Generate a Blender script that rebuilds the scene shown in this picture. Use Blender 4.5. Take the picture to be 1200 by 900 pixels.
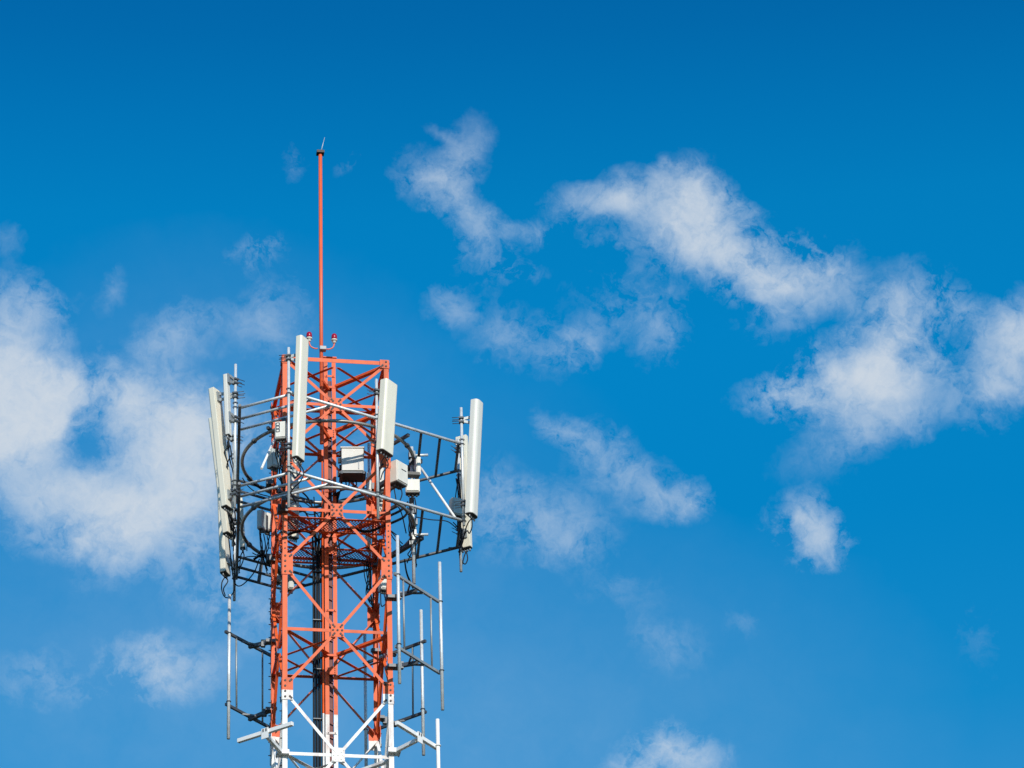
import bpy, bmesh, math, random
from mathutils import Vector, Matrix
random.seed(7)
rad = math.radians
sc = bpy.context.scene
for o in list(bpy.data.objects):
    bpy.data.objects.remove(o)
COL = sc.collection

# ------------------------------------------------------------------ camera
ZB = 25.80                      # height of the orange/white paint change above the ground
CAM = Vector((-6.2122, -51.2307, ZB - 24.2031))          # eye height about 1.6 m
AIM, PITCH, ROLL, FPX = 0.17102, 0.51706, -0.03080, 4886.98
fwd = Vector((math.sin(AIM) * math.cos(PITCH), math.cos(AIM) * math.cos(PITCH), math.sin(PITCH)))
r0 = Vector((math.cos(AIM), -math.sin(AIM), 0)); u0 = r0.cross(fwd)
RV = r0 * math.cos(ROLL) + u0 * math.sin(ROLL); UV = -r0 * math.sin(ROLL) + u0 * math.cos(ROLL)
cd = bpy.data.cameras.new('camera'); cam = bpy.data.objects.new('camera', cd); COL.objects.link(cam)
cd.sensor_width = 36; cd.lens = FPX / 1200 * 36; cd.clip_start = 0.5; cd.clip_end = 20000
m = Matrix((RV, UV, -fwd)).transposed().to_4x4(); m.translation = CAM; cam.matrix_world = m
sc.camera = cam

def ray(x, y): return fwd + RV * ((x - 600) / FPX) + UV * ((450 - y) / FPX)
def P(x, y, Y):                 # point seen at photo pixel (x, y) on the vertical plane at depth Y
    d = ray(x, y); return CAM + d * ((Y - CAM.y) / d.y)
def PZ(x, y, Z):                # the same on the level plane at height Z
    d = ray(x, y); return CAM + d * ((Z - CAM.z) / d.z)

# ------------------------------------------------------------------ light
SUN_EL, SUN_AZ = rad(28.0), rad(171.0)       # azimuth clockwise from +Y: behind the camera
sd = Vector((math.sin(SUN_AZ) * math.cos(SUN_EL), math.cos(SUN_AZ) * math.cos(SUN_EL), math.sin(SUN_EL)))
sl = bpy.data.lights.new('sun', 'SUN'); sl.energy = 3.9; sl.angle = rad(0.53); sl.color = (1.0, 0.93, 0.82)
so = bpy.data.objects.new('sun', sl); COL.objects.link(so)
so.rotation_euler = (-sd).to_track_quat('-Z', 'Y').to_euler(); so.location = (0, -20, 60)
sc.view_settings.view_transform = 'Standard'; sc.view_settings.look = 'None'
sc.view_settings.exposure = 0; sc.view_settings.gamma = 1; sc.view_settings.use_curve_mapping = False

w = bpy.data.worlds.new('World'); sc.world = w; w.use_nodes = True
N = w.node_tree.nodes; L = w.node_tree.links; N.clear()
def nd(t, **k):
    n = N.new(t)
    for a, v in k.items(): setattr(n, a, v)
    return n
def mt(op, a, b=None, c=None, clamp=False):
    n = nd('ShaderNodeMath', operation=op, use_clamp=clamp)
    for i, v in enumerate((a, b, c)):
        if v is None: continue
        if isinstance(v, (int, float)): n.inputs[i].default_value = v
        else: L.new(v, n.inputs[i])
    return n.outputs[0]
def vm(op, a, b=None, s=None):
    n = nd('ShaderNodeVectorMath', operation=op)
    for i, v in enumerate((a, b)):
        if v is None: continue
        if isinstance(v, tuple): n.inputs[i].default_value = v
        else: L.new(v, n.inputs[i])
    if s is not None: n.inputs['Scale'].default_value = s
    return n.outputs['Value'] if op in ('LENGTH', 'DOT_PRODUCT') else n.outputs['Vector']
sky = nd('ShaderNodeTexSky', sky_type='NISHITA', sun_disc=False)
sky.sun_elevation = SUN_EL; sky.sun_rotation = SUN_AZ; sky.air_density = 1.0; sky.dust_density = 0.4; sky.ozone_density = 3.0
tc = nd('ShaderNodeTexCoord'); dirv = vm('NORMALIZE', tc.outputs['Generated'])
sep = nd('ShaderNodeSeparateXYZ'); L.new(dirv, sep.inputs[0])
elev = mt('ARCSINE', sep.outputs[2])
azim = mt('ARCTAN2', sep.outputs[0], sep.outputs[1])
# deep, saturated blue overhead paling towards the horizon
ramp = nd('ShaderNodeValToRGB'); ce = ramp.color_ramp
ce.elements[0].position = 0.0; ce.elements[0].color = (0.55, 0.62, 0.70, 1)
ce.elements[1].position = 1.0; ce.elements[1].color = (0.02, 0.36, 0.72, 1)
SKYRAMP = [(0.10, (0.48, 0.70, 0.88)), (0.22, (0.22, 0.76, 0.96)), (0.277, (0.04, 0.75, 0.97)), (0.308, (0.006, 0.75, 1.01)), (0.335, (0.005, 0.81, 1.09)), (0.355, (0.005, 0.80, 1.08)), (0.371, (0.004, 0.68, 0.99)), (0.385, (0.004, 0.57, 0.895)), (0.45, (0.006, 0.48, 0.82))]
for p_, c_ in SKYRAMP:
    e_ = ce.elements.new(p_); e_.color = c_ + (1,)
L.new(mt('DIVIDE', elev, math.pi / 2, clamp=True), ramp.inputs[0])
tint = nd('ShaderNodeMix', data_type='RGBA', blend_type='MULTIPLY'); tint.inputs[0].default_value = 1
L.new(sky.outputs[0], tint.inputs[6]); L.new(ramp.outputs[0], tint.inputs[7])
# clouds: patches at fixed directions of the sky (azimuth, elevation), torn by noise; unit = 100 photo pixels of angle
S = FPX / 100; A0, E0 = AIM, PITCH; CE = math.cos(E0)
def skyxy(px, py):
    d = ray(px, py).normalized()
    return ((math.atan2(d.x, d.y) - A0) * CE * S, (math.asin(d.z) - E0) * S)
cx = mt('MULTIPLY', mt('SUBTRACT', azim, A0), CE * S); cy = mt('MULTIPLY', mt('SUBTRACT', elev, E0), S)
comb = nd('ShaderNodeCombineXYZ'); L.new(cx, comb.inputs[0]); L.new(cy, comb.inputs[1])
def noise(vec, scale, detail, rough, dist=0.0, lac=2.0):
    n = nd('ShaderNodeTexNoise', noise_dimensions='3D'); L.new(vec, n.inputs['Vector'])
    n.inputs['Scale'].default_value = scale; n.inputs['Detail'].default_value = detail
    n.inputs['Roughness'].default_value = rough; n.inputs['Distortion'].default_value = dist
    n.inputs['Lacunarity'].default_value = lac
    return n
sdir = vm('SCALE', dirv, s=S)
wn1 = noise(sdir, 1.1, 3, 0.5); wn2 = noise(sdir, 4.5, 5, 0.6)
off1 = vm('SCALE', vm('SUBTRACT', wn1.outputs['Color'], (0.5, 0.5, 0.5)), s=0.5)
off2 = vm('SCALE', vm('SUBTRACT', wn2.outputs['Color'], (0.5, 0.5, 0.5)), s=0.24)
wpos = vm('MULTIPLY', vm('ADD', vm('ADD', comb.outputs[0], off1), off2), (1, 1, 0))
BLOBS = [  # photo px x, y, radii, turn, strength
 (5,430,95,130,0,1.5),(0,510,130,110,0,1.2),(60,480,60,70,0,.7),(60,620,120,50,-12,.4),(150,480,110,80,0,.85),(96,522,36,44,0,-.52),(210,500,100,80,0,.95),(255,530,80,100,0,.95),(120,455,60,40,0,.5),
 (130,600,110,75,-20,1.0),(190,590,120,90,0,.8),(60,570,80,45,-15,.6),(130,655,75,50,-25,.5),(240,640,100,80,0,.55),
 (230,705,90,50,0,.3),(310,715,80,80,0,.5),(195,785,90,54,0,1.0),(150,760,60,30,0,.35),(60,790,100,40,0,.42),(95,820,60,30,0,.25),
 (45,345,70,42,0,.36),(125,335,22,60,10,.34),(5,285,28,26,0,.3),(215,385,90,45,-10,.5),(320,370,66,76,0,.55),(190,410,50,30,0,.4),
 (302,292,50,28,-25,.6),(345,192,22,28,0,.36),(408,190,30,18,-40,.3),(400,520,120,120,0,.26),
 (500,212,66,50,0,.68),(543,180,36,62,15,.62),(545,243,75,40,30,.66),(575,292,56,56,20,.62),(515,155,30,14,25,.34),(628,272,40,20,10,.5),(620,315,44,20,0,.34),
 (525,355,46,36,0,.48),(605,392,100,60,10,.56),(690,398,78,38,-32,.6),(772,392,50,62,10,.58),(730,340,90,40,0,.34),
 (690,243,75,34,-8,.72),(738,225,50,42,0,.75),(808,218,56,52,0,.9),(790,262,95,76,0,1.0),(850,298,110,68,22,1.1),(925,328,95,62,12,1.0),(700,285,46,22,20,.34),
 (975,318,50,60,40,.55),(900,385,80,34,0,.3),(1060,350,95,60,-10,.52),
 (1045,400,66,74,0,1.0),(970,448,96,58,-18,1.2),(1050,462,86,66,0,.95),(905,468,60,38,0,.8),(1010,500,95,48,0,.6),(1100,410,60,90,0,.3),
 (1180,420,66,72,0,1.15),(1130,365,70,40,30,.48),(1160,470,60,50,0,.65),(1215,380,60,50,0,.8),(960,545,80,46,0,.26),
 (938,608,50,44,0,.95),(960,640,56,48,0,.9),(655,500,55,30,25,.58),(700,532,66,52,30,.6),(765,570,80,46,15,.62),(805,590,50,40,0,.5),
 (635,615,125,66,0,.56),(580,580,60,60,0,.45),(670,640,70,40,0,.3),(785,880,74,50,0,1.15),(745,905,50,30,0,.45),(828,905,46,36,0,.5),
 (785,755,85,44,20,.36),(870,735,44,28,20,.3),(720,690,90,46,0,.28),(1150,740,60,80,0,.2),
]
acc = None
for (x, y, rx, ry, rot, amp) in BLOBS:
    mp = nd('ShaderNodeMapping', vector_type='TEXTURE'); L.new(wpos, mp.inputs[0])
    X, Y = skyxy(x, y)
    mp.inputs['Location'].default_value = (X, Y, 0); mp.inputs['Rotation'].default_value = (0, 0, rad(-rot) + ROLL)
    mp.inputs['Scale'].default_value = (rx / 100, ry / 100, 1)
    g = nd('ShaderNodeTexGradient', gradient_type='SPHERICAL'); L.new(mp.outputs[0], g.inputs[0])
    acc = mt('MULTIPLY', g.outputs['Fac'], amp) if acc is None else mt('MULTIPLY_ADD', g.outputs['Fac'], amp, acc)
# beyond the patches charted here the same broken cloud goes on round the sky
far = mt('MAXIMUM', mt('DIVIDE', mt('ABSOLUTE', cx), 7.2), mt('DIVIDE', mt('ABSOLUTE', cy), 5.6))
outm = nd('ShaderNodeMapRange', interpolation_type='SMOOTHSTEP'); L.new(far, outm.inputs[0])
outm.inputs[1].default_value = 0.95; outm.inputs[2].default_value = 1.35
gn = noise(sdir, 0.42, 4, 0.55)
gen = mt('MULTIPLY', mt('SUBTRACT', gn.outputs['Fac'], 0.47), 3.4, clamp=True)
acc = mt('MULTIPLY_ADD', gen, outm.outputs[0], acc)
wsd = vm('ADD', sdir, vm('SCALE', vm('SUBTRACT', noise(sdir, 1.3, 5, 0.6).outputs['Color'], (0.5, 0.5, 0.5)), s=0.9))
fb = noise(wsd, 1.15, 14, 0.60, 0.0); fb2 = noise(wsd, 5.5, 10, 0.64, 0.4)
def sstep(v, a, b, o0=0.0, o1=1.0):
    n_ = nd('ShaderNodeMapRange', interpolation_type='SMOOTHSTEP'); L.new(v, n_.inputs[0])
    for k_, q_ in zip((1, 2, 3, 4), (a, b, o0, o1)): n_.inputs[k_].default_value = q_
    return n_.outputs[0]
nz = mt('ADD', mt('MULTIPLY', mt('SUBTRACT', fb.outputs['Fac'], 0.5), 3.0), mt('MULTIPLY', mt('SUBTRACT', fb2.outputs['Fac'], 0.5), 1.75))
gate = mt('MULTIPLY', acc, 2.2, clamp=True)
field = mt('MAXIMUM', mt('ADD', mt('MULTIPLY_ADD', nz, gate, acc), -0.10), 0.0)
# optical depth -> opacity: thin torn edges, denser hearts
dens = mt('MULTIPLY', mt('SUBTRACT', 1.0, mt('POWER', 2.718, mt('MULTIPLY', mt('POWER', field, 1.15), -1.35))), mt('MINIMUM', mt('MULTIPLY_ADD', acc, 0.60, 0.20), 0.97))
# thin even haze in the lower left of the view, as broad faint veils
hz = None
for (x, y, rx, ry, amp) in ((560, 860, 560, 300, .15), (120, 760, 480, 280, .12), (240, 480, 320, 230, .10), (420, 560, 330, 200, .06), (1150, 920, 300, 110, .02)):
    mp = nd('ShaderNodeMapping', vector_type='TEXTURE'); L.new(wpos, mp.inputs[0]); X, Y = skyxy(x, y)
    mp.inputs['Location'].default_value = (X, Y, 0); mp.inputs['Scale'].default_value = (rx / 100, ry / 100, 1)
    g = nd('ShaderNodeTexGradient', gradient_type='SPHERICAL'); L.new(mp.outputs[0], g.inputs[0])
    hz = mt('MULTIPLY', g.outputs['Fac'], amp) if hz is None else mt('MULTIPLY_ADD', g.outputs['Fac'], amp, hz)
hz = mt('MULTIPLY', hz, mt('MULTIPLY_ADD', fb.outputs['Fac'], 1.2, 0.4), clamp=True)
alpha = mt('SUBTRACT', 1.0, mt('MULTIPLY', mt('SUBTRACT', 1.0, dens), mt('SUBTRACT', 1.0, hz)))
cc = nd('ShaderNodeMix', data_type='RGBA'); L.new(dens, cc.inputs[0])
cc.inputs[6].default_value = (3.3, 4.4, 5.5, 1); cc.inputs[7].default_value = (4.4, 4.75, 5.15, 1)
mixc = nd('ShaderNodeMix', data_type='RGBA'); L.new(alpha, mixc.inputs[0]); L.new(tint.outputs[2], mixc.inputs[6]); L.new(cc.outputs[2], mixc.inputs[7])
bg = nd('ShaderNodeBackground'); bg.inputs[1].default_value = 0.15
L.new(mixc.outputs[2], bg.inputs[0]); ow = nd('ShaderNodeOutputWorld'); L.new(bg.outputs[0], ow.inputs[0])

# ------------------------------------------------------------------ materials
def mat(name, col, rough=0.5, metal=0.0, var=0.0, vscale=8.0, bump=0.0, dirt=None, dirt_amt=0.0, dirt_scale=5.0, spec=0.5):
    M = bpy.data.materials.new(name); M.use_nodes = True
    n = M.node_tree.nodes; l = M.node_tree.links; b = n['Principled BSDF']
    b.inputs['Roughness'].default_value = rough; b.inputs['Metallic'].default_value = metal
    b.inputs['Specular IOR Level'].default_value = spec
    src = None
    if callable(col): src = col(n, l)
    else:
        c = n.new('ShaderNodeRGB'); c.outputs[0].default_value = tuple(col) + (1,); src = c.outputs[0]
    t = n.new('ShaderNodeTexCoord')
    if var:
        x = n.new('ShaderNodeTexNoise'); x.inputs['Scale'].default_value = vscale; x.inputs['Detail'].default_value = 6
        l.new(t.outputs['Object'], x.inputs['Vector'])
        mr = n.new('ShaderNodeMapRange'); l.new(x.outputs['Fac'], mr.inputs[0])
        mr.inputs[1].default_value = .25; mr.inputs[2].default_value = .75; mr.inputs[3].default_value = 1 - var; mr.inputs[4].default_value = 1 + var * .6
        q = n.new('ShaderNodeVectorMath'); q.operation = 'SCALE'; l.new(src, q.inputs[0]); l.new(mr.outputs[0], q.inputs['Scale']); src = q.outputs[0]
    if dirt:
        x = n.new('ShaderNodeTexNoise'); x.inputs['Scale'].default_value = dirt_scale; x.inputs['Detail'].default_value = 9; x.inputs['Roughness'].default_value = .65
        mp = n.new('ShaderNodeMapping'); mp.inputs['Scale'].default_value = (1, 1, .25); l.new(t.outputs['Object'], mp.inputs[0]); l.new(mp.outputs[0], x.inputs['Vector'])
        mr = n.new('ShaderNodeMapRange'); l.new(x.outputs['Fac'], mr.inputs[0]); mr.inputs[1].default_value = .5; mr.inputs[2].default_value = .75; mr.inputs[4].default_value = dirt_amt
        q = n.new('ShaderNodeMix'); q.data_type = 'RGBA'; l.new(mr.outputs[0], q.inputs[0]); l.new(src, q.inputs[6]); q.inputs[7].default_value = tuple(dirt) + (1,); src = q.outputs[2]
    l.new(src, b.inputs['Base Color'])
    if bump:
        x = n.new('ShaderNodeTexNoise'); x.inputs['Scale'].default_value = 60; x.inputs['Detail'].default_value = 4; l.new(t.outputs['Object'], x.inputs['Vector'])
        bp = n.new('ShaderNodeBump'); bp.inputs['Strength'].default_value = bump; bp.inputs['Distance'].default_value = .003
        l.new(x.outputs['Fac'], bp.inputs['Height']); l.new(bp.outputs[0], b.inputs['Normal'])
    return M
ORANGE = (0.79, 0.124, 0.029); WHITE = (0.84, 0.83, 0.80)
def bands(n, l):                # aviation paint: orange and white bands by height
    g = n.new('ShaderNodeNewGeometry'); s = n.new('ShaderNodeSeparateXYZ'); l.new(g.outputs['Position'], s.inputs[0])
    a = n.new('ShaderNodeMath'); a.operation = 'SUBTRACT'; l.new(s.outputs[2], a.inputs[0]); a.inputs[1].default_value = ZB
    d = n.new('ShaderNodeMath'); d.operation = 'DIVIDE'; l.new(a.outputs[0], d.inputs[0]); d.inputs[1].default_value = 13.0
    f = n.new('ShaderNodeMath'); f.operation = 'FRACT'; l.new(d.outputs[0], f.inputs[0])
    c = n.new('ShaderNodeMath'); c.operation = 'LESS_THAN'; l.new(f.outputs[0], c.inputs[0]); c.inputs[1].default_value = .5
    q = n.new('ShaderNodeMix'); q.data_type = 'RGBA'; l.new(c.outputs[0], q.inputs[0]); q.inputs[6].default_value = WHITE + (1,); q.inputs[7].default_value = ORANGE + (1,)
    return q.outputs[2]
M = {}
M['paint'] = mat('tower_paint', bands, .5, var=.16, vscale=9, spec=.25, dirt=(.30, .045, .018), dirt_amt=.7, dirt_scale=5, bump=.2)
M['orange'] = mat('orange_paint', ORANGE, .42, var=.08, vscale=10, bump=.15)
M['white'] = mat('white_paint', (.88, .875, .85), .5, var=.06, vscale=10, dirt=(.5, .44, .34), dirt_amt=.14, dirt_scale=10)
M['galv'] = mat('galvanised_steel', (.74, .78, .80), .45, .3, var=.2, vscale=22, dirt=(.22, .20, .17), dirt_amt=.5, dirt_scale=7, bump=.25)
M['galv_mid'] = mat('dull_galvanised_steel', (.36, .385, .39), .5, .4, var=.22, vscale=16, bump=.2)
M['hoop'] = mat('browned_galvanised_pipe', (.30, .295, .28), .42, .5, var=.35, vscale=4, bump=.2)
M['galv_dark'] = mat('dark_steel', (.10, .11, .125), .5, .35, var=.3, vscale=18, bump=.25)  # darker steel tone for fittings and the frame's left and back pipes
M['radome'] = mat('radome_fibreglass', (.83, .785, .65), .4, var=.04, vscale=3, dirt=(.55, .52, .43), dirt_amt=.35, dirt_scale=4)
M['radome2'] = mat('grey_white_radome', (.74, .725, .66), .42, var=.04, vscale=3, dirt=(.5, .5, .45), dirt_amt=.3, dirt_scale=4)
M['cap'] = mat('grey_end_cap', (.10, .10, .095), .6, var=.15, vscale=20)
M['radio'] = mat('radio_housing_paint', (.78, .76, .69), .5, var=.05, dirt=(.45, .43, .37), dirt_amt=.35, dirt_scale=7)
M['radio_grey'] = mat('grey_radio_housing', (.48, .53, .52), .5, var=.06, dirt=(.35, .35, .32), dirt_amt=.3)
M['cabinet'] = mat('cabinet_paint', (.67, .645, .60), .5, var=.04, dirt=(.5, .46, .38), dirt_amt=.3)
M['stripe'] = mat('grey_trim', (.36, .38, .40), .5)
M['black'] = mat('black_cable_jacket', (.009, .010, .013), .55, var=.3, spec=.25)
M['bolt'] = mat('dark_bolt', (.022, .010, .010), .55, .2)
M['bolt_galv'] = mat('galvanised_bolt', (.33, .33, .32), .45, .6)
M['ink'] = mat('printed_mark', (.04, .055, .075), .6)
M['red'] = mat('red_lamp_glass', (.36, .004, .03), .28, spec=.4)
M['mast'] = mat('mast_paint', (.80, .14, .055), .4, var=.07)
M['grate'] = mat('grating_steel', (.42, .07, .045), .6, .1, var=.3, vscale=30)
M['ground'] = mat('grass_ground', (.040, .050, .022), .95, var=.4, vscale=.05)

# ------------------------------------------------------------------ mesh helpers
class MB:
    def __init__(s): s.bm = bmesh.new()
    def prism(s, p0, p1, e1, e2, prof, e1b=None, e2b=None):
        p0, p1 = Vector(p0), Vector(p1); bm = s.bm
        e1b = e1b or e1; e2b = e2b or e2
        a = [bm.verts.new(p0 + e1 * u + e2 * v) for u, v in prof]; b = [bm.verts.new(p1 + e1b * u + e2b * v) for u, v in prof]
        n = len(prof)
        for i in range(n): bm.faces.new((a[i], a[(i + 1) % n], b[(i + 1) % n], b[i]))
        bm.faces.new(a[::-1]); bm.faces.new(b); return s
    def box(s, c, ex, ey, ez):          # centre and three half-axes
        c = Vector(c); ex, ey, ez = Vector(ex), Vector(ey), Vector(ez)
        return s.prism(c - ez, c + ez, ex, ey, ((-1, -1), (1, -1), (1, 1), (-1, 1)))
    def bar(s, p0, p1, a, b, up=Vector((0, 0, 1))):   # rectangular bar a wide x b high
        d = (Vector(p1) - Vector(p0)).normalized()
        if abs(d.dot(up)) > .97: up = Vector((0, 1, 0))
        e1 = d.cross(up).normalized(); e2 = e1.cross(d)
        return s.prism(p0, p1, e1, e2, ((-a / 2, -b / 2), (a / 2, -b / 2), (a / 2, b / 2), (-a / 2, b / 2)))
    def angle(s, p0, p1, e1, e2, sz, t):
        return s.prism(p0, p1, e1, e2, ((0, 0), (sz, 0), (sz, t), (t, t), (t, sz), (0, sz)))
    def tube(s, pts, r, n=10, cap=True):
        pts = [Vector(p) for p in pts]; bm = s.bm; rings = []
        d = (pts[1] - pts[0]).normalized()
        e = d.cross(Vector((0, 0, 1)) if abs(d.z) < .95 else Vector((1, 0, 0))).normalized()
        for i, p in enumerate(pts):
            d = (pts[min(i + 1, len(pts) - 1)] - pts[max(i - 1, 0)]).normalized()
            e = (e - d * e.dot(d)).normalized(); f = d.cross(e)
            rr = r[i] if isinstance(r, (list, tuple)) else r
            rings.append([bm.verts.new(p + (e * math.cos(2 * math.pi * k / n) + f * math.sin(2 * math.pi * k / n)) * rr) for k in range(n)])
        for a, b in zip(rings, rings[1:]):
            for k in range(n):
                fc = bm.faces.new((a[k], a[(k + 1) % n], b[(k + 1) % n], b[k])); fc.smooth = True
        if cap: bm.faces.new(rings[0][::-1]); bm.faces.new(rings[-1])
        return s
    def torus(s, c, R, r, n=64, k=10):
        c = Vector(c); bm = s.bm; rings = []
        for i in range(n):
            a = 2 * math.pi * i / n; d = Vector((math.cos(a), math.sin(a), 0))
            rings.append([bm.verts.new(c + d * (R + r * math.cos(2 * math.pi * j / k)) + Vector((0, 0, r * math.sin(2 * math.pi * j / k)))) for j in range(k)])
        for i in range(n):
            a, b = rings[i], rings[(i + 1) % n]
            for j in range(k):
                f = bm.faces.new((a[j], b[j], b[(j + 1) % k], a[(j + 1) % k])); f.smooth = True
        return s
    def bolt(s, c, nrm, r=.013, h=.012):
        nrm = Vector(nrm).normalized(); return s.tube([Vector(c), Vector(c) + nrm * h], r, 6)
def ORG(o): return Vector(o['_org']) if '_org' in o else Vector((0, 0, 0))
ORIG = {}
def obj(name, mb, m_, parent=None, bevel=0):
    bm = mb.bm
    bmesh.ops.recalc_face_normals(bm, faces=bm.faces)
    if parent is not None: org = ORIG[parent.name]
    else:
        xs = [v.co for v in bm.verts]
        org = Vector((sum(v.x for v in xs) / len(xs), sum(v.y for v in xs) / len(xs), min(v.z for v in xs)))
    bmesh.ops.translate(bm, verts=bm.verts, vec=-org)
    me = bpy.data.meshes.new(name); bm.to_mesh(me); bm.free()
    o = bpy.data.objects.new(name, me); COL.objects.link(o); me.materials.append(M[m_])
    ORIG[o.name] = org
    if parent is not None: o.parent = parent
    else: o.location = org
    if bevel:
        b = o.modifiers.new('bevel', 'BEVEL'); b.width = bevel; b.segments = 2; b.limit_method = 'ANGLE'
    return o
def tag(o, label, cat, group=None):
    o['label'] = label; o['category'] = cat
    if group: o['group'] = group
    return o
def thing(name, loc, label, cat, group=None):
    o = bpy.data.objects.new(name, None); COL.objects.link(o); o.location = loc; o.empty_display_size = .2
    ORIG[o.name] = Vector(loc); return tag(o, label, cat, group)
def smooth(pts, n=8):                 # Catmull-Rom through the points
    pts = [Vector(p) for p in pts]; q = [pts[0] * 2 - pts[1]] + pts + [pts[-1] * 2 - pts[-2]]; out = []
    for i in range(1, len(q) - 2):
        a, b, c, d = q[i - 1:i + 3]
        for k in range(n):
            t = k / n
            out.append(.5 * ((2 * b) + (c - a) * t + (2 * a - 5 * b + 4 * c - d) * t * t + (3 * b - a - 3 * c + d) * t ** 3))
    out.append(pts[-1]); return out
UP = Vector((0, 0, 1))

# ------------------------------------------------------------------ ground
g = MB(); g.box((0, 0, -.5), (6000, 0, 0), (0, 6000, 0), (0, 0, .5)); go = obj('ground', g, 'ground'); go['kind'] = 'structure'
g = MB(); g.box((0, 0, .09), (1.6, 0, 0), (0, 1.6, 0), (0, 0, .15))
po = obj('tower_footing', g, 'stripe'); tag(po, 'square concrete footing slab under the lattice tower', 'footing')

# ------------------------------------------------------------------ lattice tower
H = .75
TW = thing('lattice_tower', (0, 0, .24), 'square orange and white lattice tower carrying antennas', 'tower')
K = [ZB + v for v in (5.187, 3.637, 1.905, 0.02, -1.87)]
J = [ZB + v for v in (4.44, 2.766, .926, -.926)]
ZBOT = .24
LT, LS = .008, .068
for sx in (-1, 1):
    for sy in (-1, 1):
        b = MB().angle((sx * H, sy * H, ZBOT), (sx * H, sy * H, K[0] + .02), Vector((-sx, 0, 0)), Vector((0, -sy, 0)), LS, LT)
        obj('leg', b, 'paint', TW)
FACES = [(Vector((1, 0, 0)), Vector((0, -1, 0))), (Vector((0, 1, 0)), Vector((1, 0, 0))), (Vector((-1, 0, 0)), Vector((0, 1, 0))), (Vector((0, -1, 0)), Vector((-1, 0, 0)))]
def F(f, u, z, wd=0.0):
    U, n = FACES[f]; return U * u + n * (H + wd) + UP * z
def brace(mb, f, u0_, z0_, u1_, z1_, sz, flip=1):
    U, n = FACES[f]; a = F(f, u0_, z0_, -.0095); b = F(f, u1_, z1_, -.0095); d = (b - a).normalized()
    e = n.cross(d).normalized()
    if e.z < 0: e = -e
    e = -e * flip                     # in-plane flange hangs from its upper edge, the other flange points inwards
    if f == 2: e = -e                 # on the far side the inward flange lies along the lower edge
    q = sz * (1.8 if f == 2 else 1); sz = sz * (.72 if f == 2 else 1); off = -e * sz / 2
    return mb.prism(a + off, b + off, e, -n, ((0, 0), (sz, 0), (sz, .005), (.005, .005), (.005, q), (0, q)))
BS = .042
def trimmed(u0_, z0_, u1_, z1_, t0, t1):
    l = math.hypot(u1_ - u0_, z1_ - z0_); du, dz = (u1_ - u0_) / l, (z1_ - z0_) / l
    return u0_ + du * t0, z0_ + dz * t0, u1_ - du * t1, z1_ - dz * t1
def face_bay(f, kt, j, kb, put, first=False):
    ue = H - .05
    tops = kt - (.07 if first else .06)
    for s in (-1, 1):
        put('diagonal_brace', lambda mb: brace(mb, f, *trimmed(s * ue, tops, 0, j, .02, .075), BS))
        put('diagonal_brace', lambda mb: brace(mb, f, *trimmed(s * ue, kb + .06, 0, j, .02, .075), BS, 1))
        put('horizontal_brace', lambda mb: brace(mb, f, *trimmed(s * (H - .012), j, 0, j, .0, .075), BS + .004))
def plate(f, u, z, wu, hz, bolts, parent, mname='paint', name='gusset_plate', wd=.0015, bmat='bolt'):
    U, n = FACES[f]
    b = MB(); c = F(f, u, z, wd + .004); b.box(c, U * wu / 2, n * .004, UP * hz / 2)
    o = obj(name, b, mname, parent)
    bb = MB()
    for (bu, bz) in bolts: bb.bolt(F(f, u + bu, z + bz, wd + .008), n, .0155, .009)
    q = obj('bolts', bb, bmat, o); q['kind'] = 'stuff'
    return o
for f in range(4):
    U, n = FACES[f]
    def put(nm, fn):
        mb = MB(); fn(mb); return obj(nm, mb, 'paint', TW)
    for i in range(4):
        face_bay(f, K[i], J[i], K[i + 1], put, i == 0)
        bm_ = 'bolt_galv' if i == 3 else 'bolt'
        plate(f, 0, J[i], .175, .205, [(a * .062, b_ * .078) for a in (-1, 1) for b_ in (-1, 1)] + [(-.062, 0), (.062, 0), (0, 0)] + [(a * .042, b_ * .052) for a in (-1, 1) for b_ in (-1, 1)], TW, bmat=bm_)
    put('top_beam', lambda mb: brace(mb, f, -(H - .012), K[0] - .03, H - .012, K[0] - .03, .06))
    for s in (-1, 1):
        plate(f, s * (H - .062), K[0] - .052, .122, .135, [(s * .025, .035), (s * .025, -.035), (-s * .025, -.022), (-s * .045, -.045)], TW)
        for i in (1, 2, 3):
            plate(f, s * (H - .071), K[i], .142, .325, [(s * .035, .12), (s * .035, .04), (s * .035, -.04), (s * .035, -.12), (-s * .03, .115), (-s * .05, .135), (-s * .03, -.115), (-s * .05, -.135)], TW, bmat='bolt')
        # splice bolts along the leg flange
        sb = MB()
        for q in range(6): sb.bolt(F(f, s * (H - .035), K[2] + .24 + q * .085, .0005), n, .011, .008)
        q = obj('splice_bolts', sb, 'bolt', TW); q['kind'] = 'stuff'
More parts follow.
